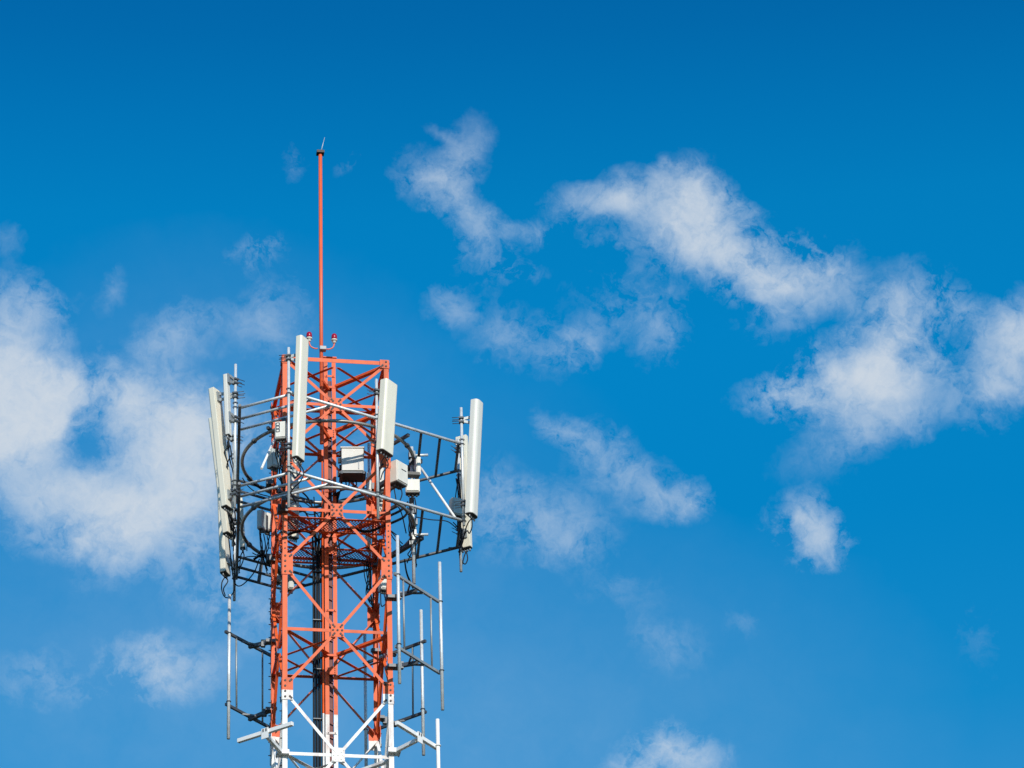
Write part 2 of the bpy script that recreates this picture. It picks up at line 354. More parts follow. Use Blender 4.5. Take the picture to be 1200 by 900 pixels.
# plan bracing at the top and at every joint level: cross to the centre post and a diamond between joints
def plan(a, c, sz, near=False):
    d = (c - a).normalized(); e = UP.cross(d)
    if (e.y > 0) != near: e = -e
    obj('plan_brace', MB().prism(a, c, e, UP, ((0, 0), (sz, 0), (sz, .005), (.005, .005), (.005, sz * .55), (0, sz * .55))), 'paint', TW)
for z in [K[0] - .03] + J:
    for sx in (-1, 1):
        for sy in (-1, 1):
            a = Vector((sx * (H - .05), sy * (H - .05), z - .028)); c = Vector((sx * .07, sy * .045, z - .028)); d = (c - a).normalized()
            plan(a, c, .066 if sy < 0 else .05, near=(sx > 0 and sy < 0))
    mids = [F(f, 0, z - .085, -.06) for f in range(4)]
    for f in range(4):
        a, c = mids[f], mids[(f + 1) % 4]; d = (c - a).normalized()
        plan(a + d * .03, c - d * .03, .044)
    obj('post_bracket', MB().box((0, 0, z - .03), (.115, 0, 0), (0, .045, 0), (0, 0, .016)), 'paint', TW)
# lower part of the tower, below the picture
mb = MB(); z = K[4]; nb = 12; bay = (K[4] - ZBOT - .1) / nb
for i in range(nb):
    for f in range(4): face_bay(f, z, z - bay / 2, z - bay, lambda nm, fn: fn(mb))
    z -= bay
lo = obj('lower_lattice', mb, 'paint', TW); lo['kind'] = 'stuff'
# centre post of two channels with battens and lacing
PT = ZB + 5.60
for s in (-1, 1):
    b = MB(); x0, x1 = s * .03, s * .085
    for (xa, xb, ya, yb) in ((x0, x1, -.04, -.033), (x1 - s * .006, x1, -.033, .04)):
        b.box(((xa + xb) / 2, (ya + yb) / 2, (PT + ZBOT) / 2), ((xb - xa) / 2, 0, 0), (0, (yb - ya) / 2, 0), (0, 0, (PT - ZBOT) / 2))
    obj('post_channel', b, 'paint', TW)
obj('post_cap', MB().box((0, 0, PT + .008), (.1, 0, 0), (0, .06, 0), (0, 0, .008)), 'paint', TW)
zz = PT - .3; k = 0; lac = MB()
while zz > ZB - 3:
    big = k % 2 == 1
    hgt = .115 if big else .03
    bp = obj('batten_plate', MB().box((0, -.047, zz), (.062 if big else .07, 0, 0), (0, .004, 0), (0, 0, hgt / 2)), 'paint', TW)
    bb = MB()
    for sx in (-1, 1):
        for q in ((-1, -.35, .35, 1) if big else (0,)): bb.bolt((sx * .047, -.052, zz + q * .045), (0, -1, 0), .008, .006)
    q = obj('bolts', bb, 'bolt', bp); q['kind'] = 'stuff'
    zz -= .93; k += 1
M['dark_red'] = mat('dark_red_steel', (.17, .028, .024), .6, var=.35, vscale=12, dirt=(.06, .02, .02), dirt_amt=.8, dirt_scale=16)
obj('post_web', MB().box((0, .012, (PT - .35 + ZBOT) / 2), (.029, 0, 0), (0, .003, 0), (0, 0, (PT - .35 - ZBOT) / 2)), 'dark_red', TW)  # plain dark red strip filling the gap between the channels
zz = PT - .45
while zz > ZB - 2.6:
    lac.bar((-.029, -.01, zz), (.029, -.01, zz - .03), .03, .006, Vector((0, 1, 0))); zz -= .21
lo = obj('lacing', lac, 'dark_red', TW); lo['kind'] = 'stuff'
# conduit and step bolts
obj('conduit', MB().tube([(-.115, -.06, ZBOT), (-.115, -.06, ZB + 3.9)], .013, 8), 'paint', TW)
for (sx, sy) in ((-1, 1), (-1, -1), (1, 1)):
    b = MB(); z = ZB - 2.5
    while z < K[0] - .2:
        b.tube([(sx * (H), sy * (H - .03), z), (sx * (H + .035), sy * (H - .03), z)], .007, 6); z += .2
    q = obj('step_bolts', b, 'bolt', TW); q['kind'] = 'stuff'
# working platform: two strips of expanded metal with edge beams, front and back
def grating(y0, y1, z):
    xa, xb = -H + .07, H - .07
    b = MB(); st = .044; dw = y1 - y0
    for sgn in (-1, 1):
        x = xa - dw
        while x < xb + dw:
            p0_, p1_ = (x, y0), (x + dw * .55, y1)
            if sgn < 0: p0_, p1_ = (x, y1), (x + dw * .55, y0)
            t0 = max(0, (xa - p0_[0]) / (p1_[0] - p0_[0])); t1 = min(1, (xb - p0_[0]) / (p1_[0] - p0_[0]))
            if t1 > t0:
                lerp = lambda t: (p0_[0] + (p1_[0] - p0_[0]) * t, p0_[1] + (p1_[1] - p0_[1]) * t, z + sgn * .003)
                b.bar(lerp(t0), lerp(t1), .0085, .004)
            x += st
    q = obj('platform_grating', b, 'grate', TW); q['kind'] = 'stuff'
    for yy in (y0, y1):
        obj('platform_beam', MB().prism((xa, yy, z - .012), (xb, yy, z - .012), Vector((0, -1, 0)), UP, ((0, 0), (.05, 0), (.05, .005), (.005, .005), (.005, .03), (0, .03))), 'paint', TW)
grating(-H + .08, -.28, J[1] - .10); grating(.22, H - .08, J[1] - .10)

# ------------------------------------------------------------------ lightning mast and obstruction lights
MY = -.28
mb0 = P(376.5, 520, MY); mtp = P(375.8, 180, MY); mxy = (mb0.x + mtp.x) / 2
LM = thing('lightning_mast', (mxy, MY, mb0.z), 'slender orange pole with dark square cap rising above the tower top', 'mast')
obj('pole', MB().tube([(mxy, MY, mb0.z), (mxy, MY, mtp.z)], .027, 14), 'mast', LM)
obj('cap', MB().box((mxy, MY, mtp.z + .012), (.055, 0, 0), (0, .055, 0), (0, 0, .02)), 'bolt', LM)
rt = P(380.5, 161, MY)
obj('spike', MB().tube([(mxy + .01, MY, mtp.z + .03), rt], [.007, .003], 6), 'galv', LM)
for zc in (K[0] - .1, ZB + 4.3): obj('clamp', MB().bar((mxy, MY - .03, zc), (-.02, -.05, zc), .03, .045), 'paint', LM)
jb = P(377, 410, MY)
OL = thing('obstruction_light', (jb.x, MY, jb.z - .05), 'pair of red obstruction lamps on a curved double arm around the orange pole', 'lamp')
obj('junction_box', MB().box((jb.x + .012, MY - .03, jb.z), (.048, 0, 0), (0, .045, 0), (0, 0, .03)), 'stripe', OL, .008)
for (lx, ly) in ((362.3, 399.5), (391.7, 401.5)):
    bt = P(lx, ly, MY - .03)
    s = 1 if lx > 377 else -1; j = Vector((jb.x + s * .06, MY - .03, jb.z))
    pts = [j, Vector((bt.x - s * .075, MY - .03, jb.z)), Vector((bt.x - s * .022, MY - .03, jb.z + .03)), Vector((bt.x, MY - .03, jb.z + .09)), bt]
    obj('arm', MB().tube(smooth(pts, 6), .010, 8), 'mast', OL)
    lb = MB(); c = bt
    prof = [(.018, -.012), (.026, .0), (.026, .028), (.044, .032), (.044, .047), (.03, .05)]
    lb.tube([c + UP * z_ for r_, z_ in prof], [r_ for r_, z_ in prof], 14); ba = obj('lamp_base', lb, 'radio', OL)
    lb = MB(); prof = [(.036, .051), (.042, .062), (.041, .098), (.037, .123), (.024, .139), (.007, .144)]
    lb.tube([c + UP * z_ for r_, z_ in prof], [r_ for r_, z_ in prof], 14); obj('lens', lb, 'red', OL)

# ------------------------------------------------------------------ antenna headframe: two levels, truncated triangle
HA = rad(-4.9); HC = Vector((-.02, -.02, 0)); INR = 1.267; ZL, ZU = ZB + 2.80, ZB + 4.02
RUNG = (1.81, 1.54, 1.27)
PHI = [HA, HA + rad(120), HA + rad(240)]          # right, back-left, front-left
def hexp(k, dist, side):
    a = PHI[k]; d = Vector((math.cos(a), math.sin(a), 0)); p_ = Vector((-math.sin(a), math.cos(a), 0))
    return HC + d * dist + p_ * (side * (2 * INR - dist) * math.tan(rad(30)))
HF = thing('antenna_headframe', (HC.x, HC.y, ZL), 'two-level galvanised pipe frame of truncated triangle shape around the tower top', 'antenna frame')
PR = .0215
for z in (ZL, ZU):
    Z = UP * z
    for k in range(3):
        a, c = hexp(k, 1.81, 1), hexp((k + 1) % 3, 1.81, -1); d = (c - a).normalized() * .07
        obj('side_pipe', MB().tube([a - d + Z, c + d + Z], PR, 12), 'galv' if k == 2 else 'galv_dark', HF)  # front pipe pale, left and back pipes in the darker tone
        for dist in RUNG:
            a, c = hexp(k, dist, -1), hexp(k, dist, 1); d = (c - a).normalized() * .03
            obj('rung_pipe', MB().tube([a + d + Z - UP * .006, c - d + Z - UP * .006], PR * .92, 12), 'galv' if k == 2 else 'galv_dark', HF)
    # standoff arms to the legs
    for k, corners in ((0, ((1, 1),)), (1, ((-1, 1),)), (2, ((-1, -1),))):
        c = HC + Vector((math.cos(PHI[k]), math.sin(PHI[k]), 0)) * 1.30
        for (sx, sy) in corners:
            a = Vector((sx * H, sy * H, 0)) + Vector((-sx * .1, -sy * .1, 0)) * 0
            obj('standoff_arm', MB().bar(a + Z - UP * .06, c + Z - UP * .06, .06, .06), 'galv_dark', HF)
            cl = MB(); cl.box(a + Z - UP * .06, (.07, 0, 0), (0, .07, 0), (0, 0, .05)); obj('leg_clamp', cl, 'galv_dark', HF)
def vpipe(x, y_top, y_bot, Y, r=.020, xb=None):
    a = P(x, y_top, Y); c = P(xb if xb is not None else x, y_bot, Y)
    mx = (a.x + c.x) / 2
    obj('mount_pipe', MB().tube([(mx, Y, c.z), (mx, Y, a.z)], r, 12), 'galv', HF)
    for z in (ZL, ZU):
        if c.z - .1 < z < a.z + .1:
            obj('u_bolt', MB().torus((mx, Y, z + .035), .032, .006, 20, 6).torus((mx, Y, z - .035), .032, .006, 20, 6), 'galv_dark', HF)
    return Vector((mx, Y, c.z)), Vector((mx, Y, a.z))
yF = hexp(2, 1.81, 1).y; 
pF = vpipe(338.3, 407.5, 595, hexp(2, 1.81, 1).y - .05)
pA = vpipe(441.2, 444.5, 608.5, -1.20, xb=443)
pL1 = vpipe(275.5, 427, 595, hexp(2, 1.81, -1).y - .06)
pL2 = vpipe(275.0, 560, 704, hexp(1, 1.81, 1).y)
pLm = vpipe(273.5, 505, 640, .15)
pR1 = vpipe(541.5, 478, 616, hexp(0, 1.81, -1).y - .03, xb=542.5)
pR2 = vpipe(538.5, 515, 670, hexp(0, 1.81, 1).y + .05)
pB = vpipe(331, 560, 700, hexp(1, 1.81, -1).y)
pBm = vpipe(433, 520, 690, .95)
# diagonal stays between the levels
a = PZ(493.5, 549, ZU); c = PZ(533.5, 607, ZL + .03); obj('stay', MB().tube([a, c], .019, 10), 'white', HF)
a = PZ(322.5, 513, ZU - .12); c = PZ(306.5, 549, ZL + .03); obj('stay', MB().tube([a, c], .017, 10), 'white', HF)
a = PZ(303, 683, ZL - .02); c = PZ(310, 625, ZU - .35); obj('stay', MB().bar(a, P(309, 645, a.y - .1), .05, .03), 'galv_dark', HF)

# ------------------------------------------------------------------ feeder rings round the tower
for z, lab, R_ in ((ZB + 3.915, 'upper round galvanised pipe hoop encircling the orange tower top', 1.205), (ZB + 2.865, 'lower round galvanised pipe hoop at the tower platform level', 1.205)):
    RG = thing('cable_ring', (-.03, -.02, z), lab, 'pipe ring', 'pipe hoops around the tower')
    obj('hoop', MB().torus((-.03, -.02, z), R_, .025, 96, 10), 'hoop', RG)
    for a_ in (25, 95, 150, 205, 258, 330):
        d = Vector((math.cos(rad(a_)), math.sin(rad(a_)), 0))
        obj('ring_clamp', MB().tube([Vector((-.03, -.02, z)) + d * R_ + Vector((-d.y, d.x, 0)) * t for t in (-.02, .02)], .036, 10), 'galv_dark', RG)
    for (x0_, y0_, x1_, y1_) in (((461, 520, 479, 509.5), (322.5, 508.5, 313.5, 501)) if z > ZB + 3.5 else ((447, 602, 466, 592), (338, 585, 327, 575))):
        obj('stub_arm', MB().bar(PZ(x0_, y0_, z + .04), PZ(x1_, y1_, z + .04), .04, .04), 'galv_dark', RG)

# ------------------------------------------------------------------ panel antennas
def panel(label, top, bot, Y, az, w_, d_, pipe=None, Yb=None, mat_='radome', cables=(), brk=(.12, .85), round_=.4, cap_h=.007):
    T = P(top[0], top[1], Y); B = P(bot[0], bot[1], Y if Yb is None else Yb)
    az = rad(az) - .121                              # azimuth given relative to the line of sight
    n = Vector((math.cos(az), math.sin(az), 0)); ax = (T - B).normalized()
    n = (n - ax * n.dot(ax)).normalized(); s = ax.cross(n)
    A = thing('panel_antenna', B, label, 'antenna', 'panel antennas on the headframe')
    prof = [(-w_ / 2, -d_ / 2), (w_ / 2, -d_ / 2)]
    r = min(d_ * round_, w_ / 2 - .01)
    for i in range(7):
        t = math.pi / 2 * i / 6; prof.append((w_ / 2 - r + r * math.cos(t), d_ / 2 - r * .8 + r * .8 * math.sin(t)))
    for i in range(7):
        t = math.pi / 2 * (1 - i / 6); prof.append((-w_ / 2 + r - r * math.cos(t), d_ / 2 - r * .8 + r * .8 * math.sin(t)))
    bod = MB(); bod.prism(B + ax * cap_h, T, s, n, prof); obj('radome', bod, mat_, A, .006)
    pc = [(u * .985, v * .985) for u, v in prof]
    cp = obj('end_cap', MB().prism(B, B + ax * (cap_h - .001), s, n, pc), 'cap', A)
    cb = MB()
    for i in range(4): cb.tube([B + s * (w_ * (i - 1.5) / 4.6), B + s * (w_ * (i - 1.5) / 4.6) - ax * .05], .012, 8)
    q = obj('connectors', cb, 'bolt_galv', cp); q['kind'] = 'stuff'
    if pipe:
        for t in brk:
            c = B.lerp(T, t) - n * (d_ / 2); q = Vector((pipe.x, pipe.y, c.z))
            bk = MB(); bk.box(c - n * .012, s * .045, n * .012, ax * .07)
            bk.bar(c - n * .02 + UP * .05, q + UP * .012, .02, .04); bk.bar(c - n * .02 - UP * .05, q - UP * .012, .02, .04)
            bo = obj('mount_bracket', bk, 'galv_mid', A)
            cl = MB(); 
            for dz in (-.03, .03):
                e_ = (q - c); e_.z = 0; e_.normalize(); f_ = UP.cross(e_)
                cl.box(q + UP * dz, e_ * .035, f_ * .04, UP * .012)
                for sg in (-1, 1): cl.tube([q + UP * dz + f_ * sg * .034 - e_ * .04, q + UP * dz + f_ * sg * .034 + e_ * .13], .005, 6)
            obj('clamp', cl, 'galv_dark', bo)
    for pts in cables:
        cv = [B - ax * .04] + [P(x, y, Y + dy) for x, y, dy in pts]
        obj('jumper_cable', MB().tube(smooth(cv, 8), .0085, 7), 'black', A)
    return A
panel('tall narrow cream panel antenna in front of the tower\'s left leg', (354.9, 396.5), (349.8, 538.5), -1.86, -32, .205, .09, pF[0],
      cables=(((352, 552, 0), (345, 560, .1), (341, 549, .2), (338, 570, .3), (347, 590, .6)), ((356, 553, 0), (352, 564, 0), (344, 572, .1), (336, 585, .3))))
panel('wide cream panel antenna before the tower\'s right leg, mid side pipe', (456.4, 448.5), (451.2, 531.5), -1.20, -38, .27, .115, pA[0],
      cables=(((446, 545, .05), (444.5, 570, .05), (450, 585, .1), (462, 590, .4), (470, 600, .7), (476, 625, .9)), ((455, 545, .05), (449, 553, .05), (446, 562, .05))))
panel('tall rounded cream panel antenna at the outer right end of the headframe', (559.8, 471), (553.2, 604.5), hexp(0, 1.81, -1).y - .10, -31, .205, .115, pR1[0], round_=.6, mat_='radome2',
      cables=(((553, 618, 0), (550, 625, .1), (547, 622, .3), (542, 632, .5)), ((549, 612, 0), (545, 622, .1), (540, 640, .3), (526, 642, .5))))
panel('cream panel antenna half hidden behind the outer right antenna', (541.5, 512), (546.5, 643), hexp(0, 1.81, 1).y + .14, 62, .17, .09, pR2[0],
      cables=(((548, 655, 0), (545, 661, 0), (541, 656, -.05), (540, 640, -.1), (540, 600, -.1)), ((544, 652, 0), (541, 662, 0), (538.5, 650, -.1), (537, 590, -.1))))
panel('leaning cream panel antenna at the left end, uppermost of the leftmost set', (251, 457.5), (266, 596), hexp(2, 1.81, -1).y + .05, 150, .20, .10, pL1[0], brk=(.1, .93),
      cables=(((268, 606, 0), (270, 615, .2), (272, 622, .3)), ((270, 604, 0), (273, 612, .1), (274, 640, .8))))
panel('short white panel antenna clamped near the top of the left end pipe', (264.8, 440), (267.6, 511), hexp(2, 1.81, -1).y - .10, 158, .10, .065, pL1[0], mat_='radome2', brk=(.3, .93),
      cables=(((269, 522, 0), (271, 532, 0), (266, 545, .1), (270, 560, .3)), ((267, 524, 0), (263, 530, .1), (268, 548, .2), (271, 575, .4))))
panel('cream panel antenna with dark base hanging second lowest at left', (250.8, 492), (267.5, 627), .12, 150, .20, .10, pLm[0],
      cables=(((269, 640, 0), (270, 650, .2), (271.5, 665, .5), (275, 683, .9), (283, 686, 1.0), (297, 672, .9), (304, 655, .6)),))
panel('lowest hanging pale panel antenna at left above a looping cable', (259.3, 541), (263.6, 673), hexp(1, 1.81, 1).y - .2, 158, .19, .10, pL2[0], mat_='radome',
      cables=(((260, 683, 0), (260, 692, 0), (263, 699, 0), (268, 700, 0), (274, 693, 0), (275, 680, 0), (273.5, 650, 0)), ((267, 681, 0), (262, 690, 0), (264, 698, 0))))
panel('panel antenna seen beneath the left frame rungs beside the hoop', (281, 585), (284.5, 643), hexp(1, 1.81, 1).y + .25, 175, .10, .08, None,
      cables=(((286, 652, 0), (283, 662, 0), (279, 668, 0)), ((282, 652, 0), (281, 664, 0), (280, 672, 0))))
panel('cream panel antenna behind the tower\'s left leg at the back', (344, 525), (343.5, 631), 1.45, 118, .15, .09, pB[0], mat_='radome', brk=(.2,))
panel('white panel antenna behind the tower\'s right leg at the back', (446.5, 543), (447.5, 601), 1.15, 85, .075, .06, pBm[0], mat_='radome2', brk=(.3,))

# ------------------------------------------------------------------ radios and cabinets
def radio(label, cxp, cyp, Y, w_, h_, d_, yaw, m_='radio', name='radio_unit', marks=None, fins=False, cables=(), group='radio units on the tower', ncon=3):
    c = P(cxp, cyp, Y); yaw = rad(yaw) - .121
    n = Vector((math.sin(yaw), -math.cos(yaw), 0)); s = Vector((math.cos(yaw), math.sin(yaw), 0))
    R_ = thing(name, c - UP * h_ / 2, label, 'radio unit', group)
    obj('housing', MB().box(c, s * w_ / 2, n * d_ / 2, UP * h_ / 2), m_, R_, .008)
    obj('front_cover', MB().box(c + n * (d_ / 2 + .006), s * (w_ / 2 - .012), n * .006, UP * (h_ / 2 - .015)), m_, R_, .003)
    b = MB()
    for i in range(ncon): b.tube([c - UP * h_ / 2 + s * (w_ * (i - (ncon - 1) / 2) / (ncon + .6)), c - UP * (h_ / 2 + .05) + s * (w_ * (i - (ncon - 1) / 2) / (ncon + .6))], .014, 8)
    q = obj('connectors', b, 'cap', R_); q['kind'] = 'stuff'
    obj('base_plate', MB().box(c - UP * (h_ / 2 + .006), s * (w_ / 2 - .01), n * (d_ / 2 - .01), UP * .005), 'cap', R_)
    if fins:
        b = MB()
        for i in range(6): b.box(c - n * (d_ / 2 + .02) + s * (w_ * (i - 2.5) / 6.5), s * .004, n * .02, UP * (h_ / 2 - .03))
        q = obj('cooling_fins', b, m_, R_); q['kind'] = 'stuff'
    obj('bracket', MB().box(c - n * (d_ / 2 + .03), s * .04, n * .03, UP * h_ * .4), 'galv_dark', R_)
    if marks:
        b = MB(); su, sz_, mu, n_ = marks              # small printed outlines stacked one above the other
        for i in range(n_):
            cc_ = c + n * (d_ / 2 + .0135) + s * mu + UP * (sz_ * 1.25 * ((n_ - 1) / 2 - i) + h_ * .12)
            for sg in (-1, 1):
                b.box(cc_ + s * sg * su / 2, s * .006, n * .001, UP * sz_ / 2); b.box(cc_ + UP * sg * sz_ / 2, s * su / 2, n * .001, UP * .006)
        obj('printed_mark', b, 'ink', R_)
    for pts in cables:
        obj('jumper_cable', MB().tube(smooth([P(x, y, Y + dy) for x, y, dy in pts], 8), .008, 7), 'black', R_)
    return R_
radio('white radio box with stacked square marks beside the front left pipe', 329.3, 505.5, -1.62, .155, .26, .10, -8, marks=(.045, .04, -.035, 3),
      cables=(((325, 520, 0), (323, 532, 0), (326, 545, .1), (324, 560, .2)), ((329, 520, 0), (332, 530, -.05), (328, 540, 0), (332, 552, .1)), ((333, 519, 0), (335, 535, 0), (331, 548, .1), (330, 570, .3))))
radio('pale green-grey radio unit wedged below the marked white radio box', 321, 538, -1.10, .13, .28, .10, 35, 'radio_grey', fins=True,
      cables=(((320, 555, 0), (322, 568, .1), (328, 580, .3)),))
radio('cream cube-like radio box outside the tower\'s right leg', 466, 556, -.55, .24, .33, .165, 50, marks=(.10, .002, .02, 1),
      cables=(((462, 573, 0), (464, 585, 0), (464.5, 592, 0)), ((470, 571, 0), (471, 580, 0), (467, 590, 0)), ((459, 573, 0), (455, 582, .1))))
radio('white square radio unit on the short pole right of the cream box', 483.5, 571, -.32, .20, .20, .12, 0,
      cables=(((480, 583, 0), (482, 600, .05), (479, 620, .1), (484, 640, .15), (477, 660, .3)), ((486, 583, 0), (488, 600, .05), (485, 625, .1), (490, 632, .1), (487, 640, .1)), ((483, 583, 0), (480, 605, .05), (482, 640, .1), (478, 650, .2), (485, 655, .3)))) 
radio('slim upright white radio above the square unit on the short pole', 489.5, 547, -.30, .07, .28, .09, 15, 'radio', ncon=1)
radio('grey radio unit with dark printed marks near the outer right antennas', 535.5, 595.5, .12, .19, .27, .12, 22, 'radio_grey', marks=(.028, .04, .06, 3), fins=True,
      cables=(((531, 612, 0), (536, 618, 0), (540, 630, .1)), ((537, 611, 0), (541, 622, 0), (539, 640, .1))))
radio('narrow grey-green radio unit hanging outside the lower hoop at left', 306.5, 610, .55, .085, .29, .12, -28, 'radio_grey',
      cables=(((305, 626, 0), (307, 640, 0), (302, 650, .1), (296, 648, .2)), ((309, 626, 0), (311, 640, 0), (308, 655, .1))))
radio('cream radio unit tucked against the back left leg below the hoop', 313.5, 613, .75, .085, .28, .11, 30,
      cables=(((313, 628, 0), (315, 640, 0), (311, 652, 0), (314, 660, 0)), ((316, 628, 0), (312, 645, 0), (316, 655, 0))))
radio('dark grey radio unit at the back, upper one behind the left leg', 327, 676, 1.35, .10, .18, .1, 0, 'radio_grey', ncon=2)
radio('grey radio unit at the back between front left leg and brace', 340.5, 683, 1.40, .09, .24, .12, 10, 'radio_grey', ncon=2)
radio('small cream radio unit behind the right leg gusset plate', 448.8, 684, .30, .10, .22, .12, 20,
      cables=(((446, 696, 0), (447, 710, 0), (452, 708, .1)), ((450, 696, 0), (453, 706, 0), (455, 702, .1))))
radio('tall pale radio unit inside the tower by the right back leg', 431.5, 632, .55, .075, .26, .10, 0, 'radio_grey', ncon=2,
      cables=(((430, 650, 0), (432, 670, 0), (429, 695, .05), (434, 705, .1)), ((433, 650, 0), (435, 680, 0), (431, 700, .05), (437, 711, .1))))
radio('pale radio unit fixed to the right back leg above the platform', 432.5, 566, .62, .065, .30, .09, 0, 'radio', ncon=2)

# the white cabinet on a dark tray inside the tower
cb = P(413, 543, -.50); cw, ch, cdp = .31, .37, .22
s = Vector((math.cos(-.10), math.sin(-.10), 0)); n = Vector((math.sin(-.10), -math.cos(-.10), 0))
CBN = thing('equipment_cabinet', cb - UP * (ch / 2 + .1), 'white metal cabinet on a dark tray inside the tower', 'cabinet')
obj('housing', MB().box(cb, s * cw / 2, n * cdp / 2, UP * ch / 2), 'cabinet', CBN, .008)
obj('door', MB().box(cb + n * (cdp / 2 + .006) - UP * .07, s * (cw / 2 - .006), n * .006, UP * .105), 'cabinet', CBN, .004)
obj('lid', MB().box(cb + UP * (ch / 2 + .006), s * (cw / 2 + .012), n * (cdp / 2 + .015), UP * .008), 'cabinet', CBN)
obj('door_strip', MB().box(cb + n * (cdp / 2 + .016) - UP * .10 + s * .085, s * .008, n * .004, UP * .055), 'stripe', CBN)  # narrow upright grey strip on the door
obj('tray', MB().box(cb - UP * (ch / 2 + .03), s * (cw / 2 + .03), n * (cdp / 2 + .03), UP * .010), 'galv_dark', CBN)
for sg in (-1, 1):
    obj('side_bracket', MB().bar(cb - UP * (ch / 2 + .04) + s * sg * (cw / 2) + n * .16, cb - UP * (ch / 2 + .12) + s * sg * (cw / 2) - n * .2, .03, .05), 'galv_dark', CBN)
for i in range(5):
    x = 401 + i * 4
    obj('outlet_cable', MB().tube(smooth([P(x, 563, -.5), P(x - 1 + i % 2, 570, -.4), P(398 - i, 578, -.1), P(394 - i, 592, .1), P(386 - i, 612, .06)], 6), .009, 7), 'black', CBN)
b = MB(); 
for x, y in ((399, 532), (398, 540), (399.5, 548), (397.5, 556)): b.box(P(x, y, -.52), s * .022, n * .02, UP * .035)
q = obj('side_connectors', b, 'black', CBN); q['kind'] = 'stuff'

# short pole with its standoffs on the right of the hoops
pp = P(483, 524, -.16); pq = P(484.5, 684, -.16); px_ = (pp.x + pq.x) / 2
RP = thing('radio_pole', (px_, -.16, pq.z), 'short galvanised pole with two standoff stubs right of the hoops', 'pole')
obj('tube', MB().tube([(px_, -.16, pq.z), (px_, -.16, pp.z)], .024, 12), 'galv', RP)
for yp in (533.5, 626.5):
    a = P(484, yp, -.16); obj('standoff', MB().tube([a + Vector((-.06, .02, 0)), a + Vector((.21, -.03, 0))], .019, 10), 'galv', RP)
    obj('clamp', MB().box((px_, -.16, a.z), (.045, 0, 0), (0, .045, 0), (0, 0, .05)), 'galv_dark', RP)
    obj('clamp', MB().box((px_, -.16, a.z - .13), (.04, 0, 0), (0, .04, 0), (0, 0, .025)), 'galv_dark', RP)

pr = random.Random(4)
for i in range(9):
    c = P(482 + pr.uniform(-1.5, 4.5), 588 + i * 6.2, -.16); k_ = pr.choice(('galv_dark', 'radio', 'galv_mid', 'galv_dark'))
    obj('coupler', MB().box(c + Vector((0, -.03, 0)), (pr.uniform(.018, .035), 0, 0), (0, .025, 0), (0, 0, pr.uniform(.02, .05))), k_, RP)
obj('top_connector_box', MB().box(P(483.5, 556.5, -.32), (.095, 0, 0), (0, .055, 0), (0, 0, .022)), 'cap', RP)
# ------------------------------------------------------------------ feeder cables down the tower
FC = thing('feeder_cable_run', (-.2, .05, ZBOT), 'bundle of black feeder cables running down inside the tower', 'cables')
for i in range(9):
    x = -.24 + .0145 * i; y = .02 + .028 * ((i * 2) % 3); r = .0075 + .0045 * (i % 3 == 0)
    zt = ZB + 2.75 + .12 * ((i * 5) % 4); top = [(x + .02 * math.sin(i), y, zt)]
    tx = random.uniform(-.1, .25) if i > 3 else random.uniform(-.5, -.1)
    pts = [(x, y, ZBOT), (x, y, ZB - 4), (x + .003 * math.sin(i), y, ZB), (x, y, zt - .4), (x + .3 * (tx - x), y - .1, zt + .1), (tx, y - .15, zt + .32)]
    obj('cable', MB().tube([Vector(pts[0]), Vector(pts[1])] + smooth(pts[2:], 10), r, 8), 'black', FC)
for i in range(4):
    x = -.095 + .014 * i; y = .075
    obj('cable', MB().tube([(x, y, ZBOT), (x, y, ZB + 3.4 + .1 * i)], .008, 8), 'black', FC)
for zc in [ZB + 2.2 - .75 * i for i in range(7)]:
    obj('cable_tie', MB().box((-.18, .025, zc), (.068, 0, 0), (0, .03, 0), (0, 0, .006)), 'galv_dark', FC)
# sagging jumpers across the platform
sag = [((332, 628, -.6), (345, 623, -.4), (360, 622, -.2), (372, 632, 0), (376, 650, .05)), ((383, 640, 0), (392, 622, -.2), (410, 619, -.4), (430, 622, -.5), (446, 617, -.5), (470, 607, -.3), (478, 600, -.1)),
       ((396, 640, .3), (405, 652, .4), (425, 657, .5), (436, 660, .6)), ((345, 622, -.3), (356, 612, -.2), (370, 619, 0), (374, 640, .05)),
       ((352, 598, -.2), (364, 603, -.1), (376, 600, 0), (386, 597, 0)), ((340, 590, -.5), (352, 587, -.4), (366, 596, -.2), (377, 610, 0)),
       ((278, 660, 1.2), (284, 654, 1.0), (297, 652, .8), (310, 654, .6)), ((297, 655, .7), (306, 650, .7), (316, 653, .7)),
       ((284, 560, -.9), (291, 570, -.8), (302, 578, -.7), (316, 582, -.6)), ((289, 556, -.9), (299, 567, -.8), (312, 574, -.7)),
       ((458, 603, -.4), (470, 597, -.3), (478, 588, -.2)), ((488, 606, -.1), (505, 609, -.1), (524, 611, -.1), (536, 620, 0)), ((322, 556, -1.0), (330, 566, -.9), (326, 578, -.8), (336, 590, -.7)), ((336, 545, -1.2), (342, 552, -1.1), (337, 564, -1.0), (345, 578, -.8)), ((474, 655, 0), (477, 672, .1), (484, 688, .1))]
rj = random.Random(11)
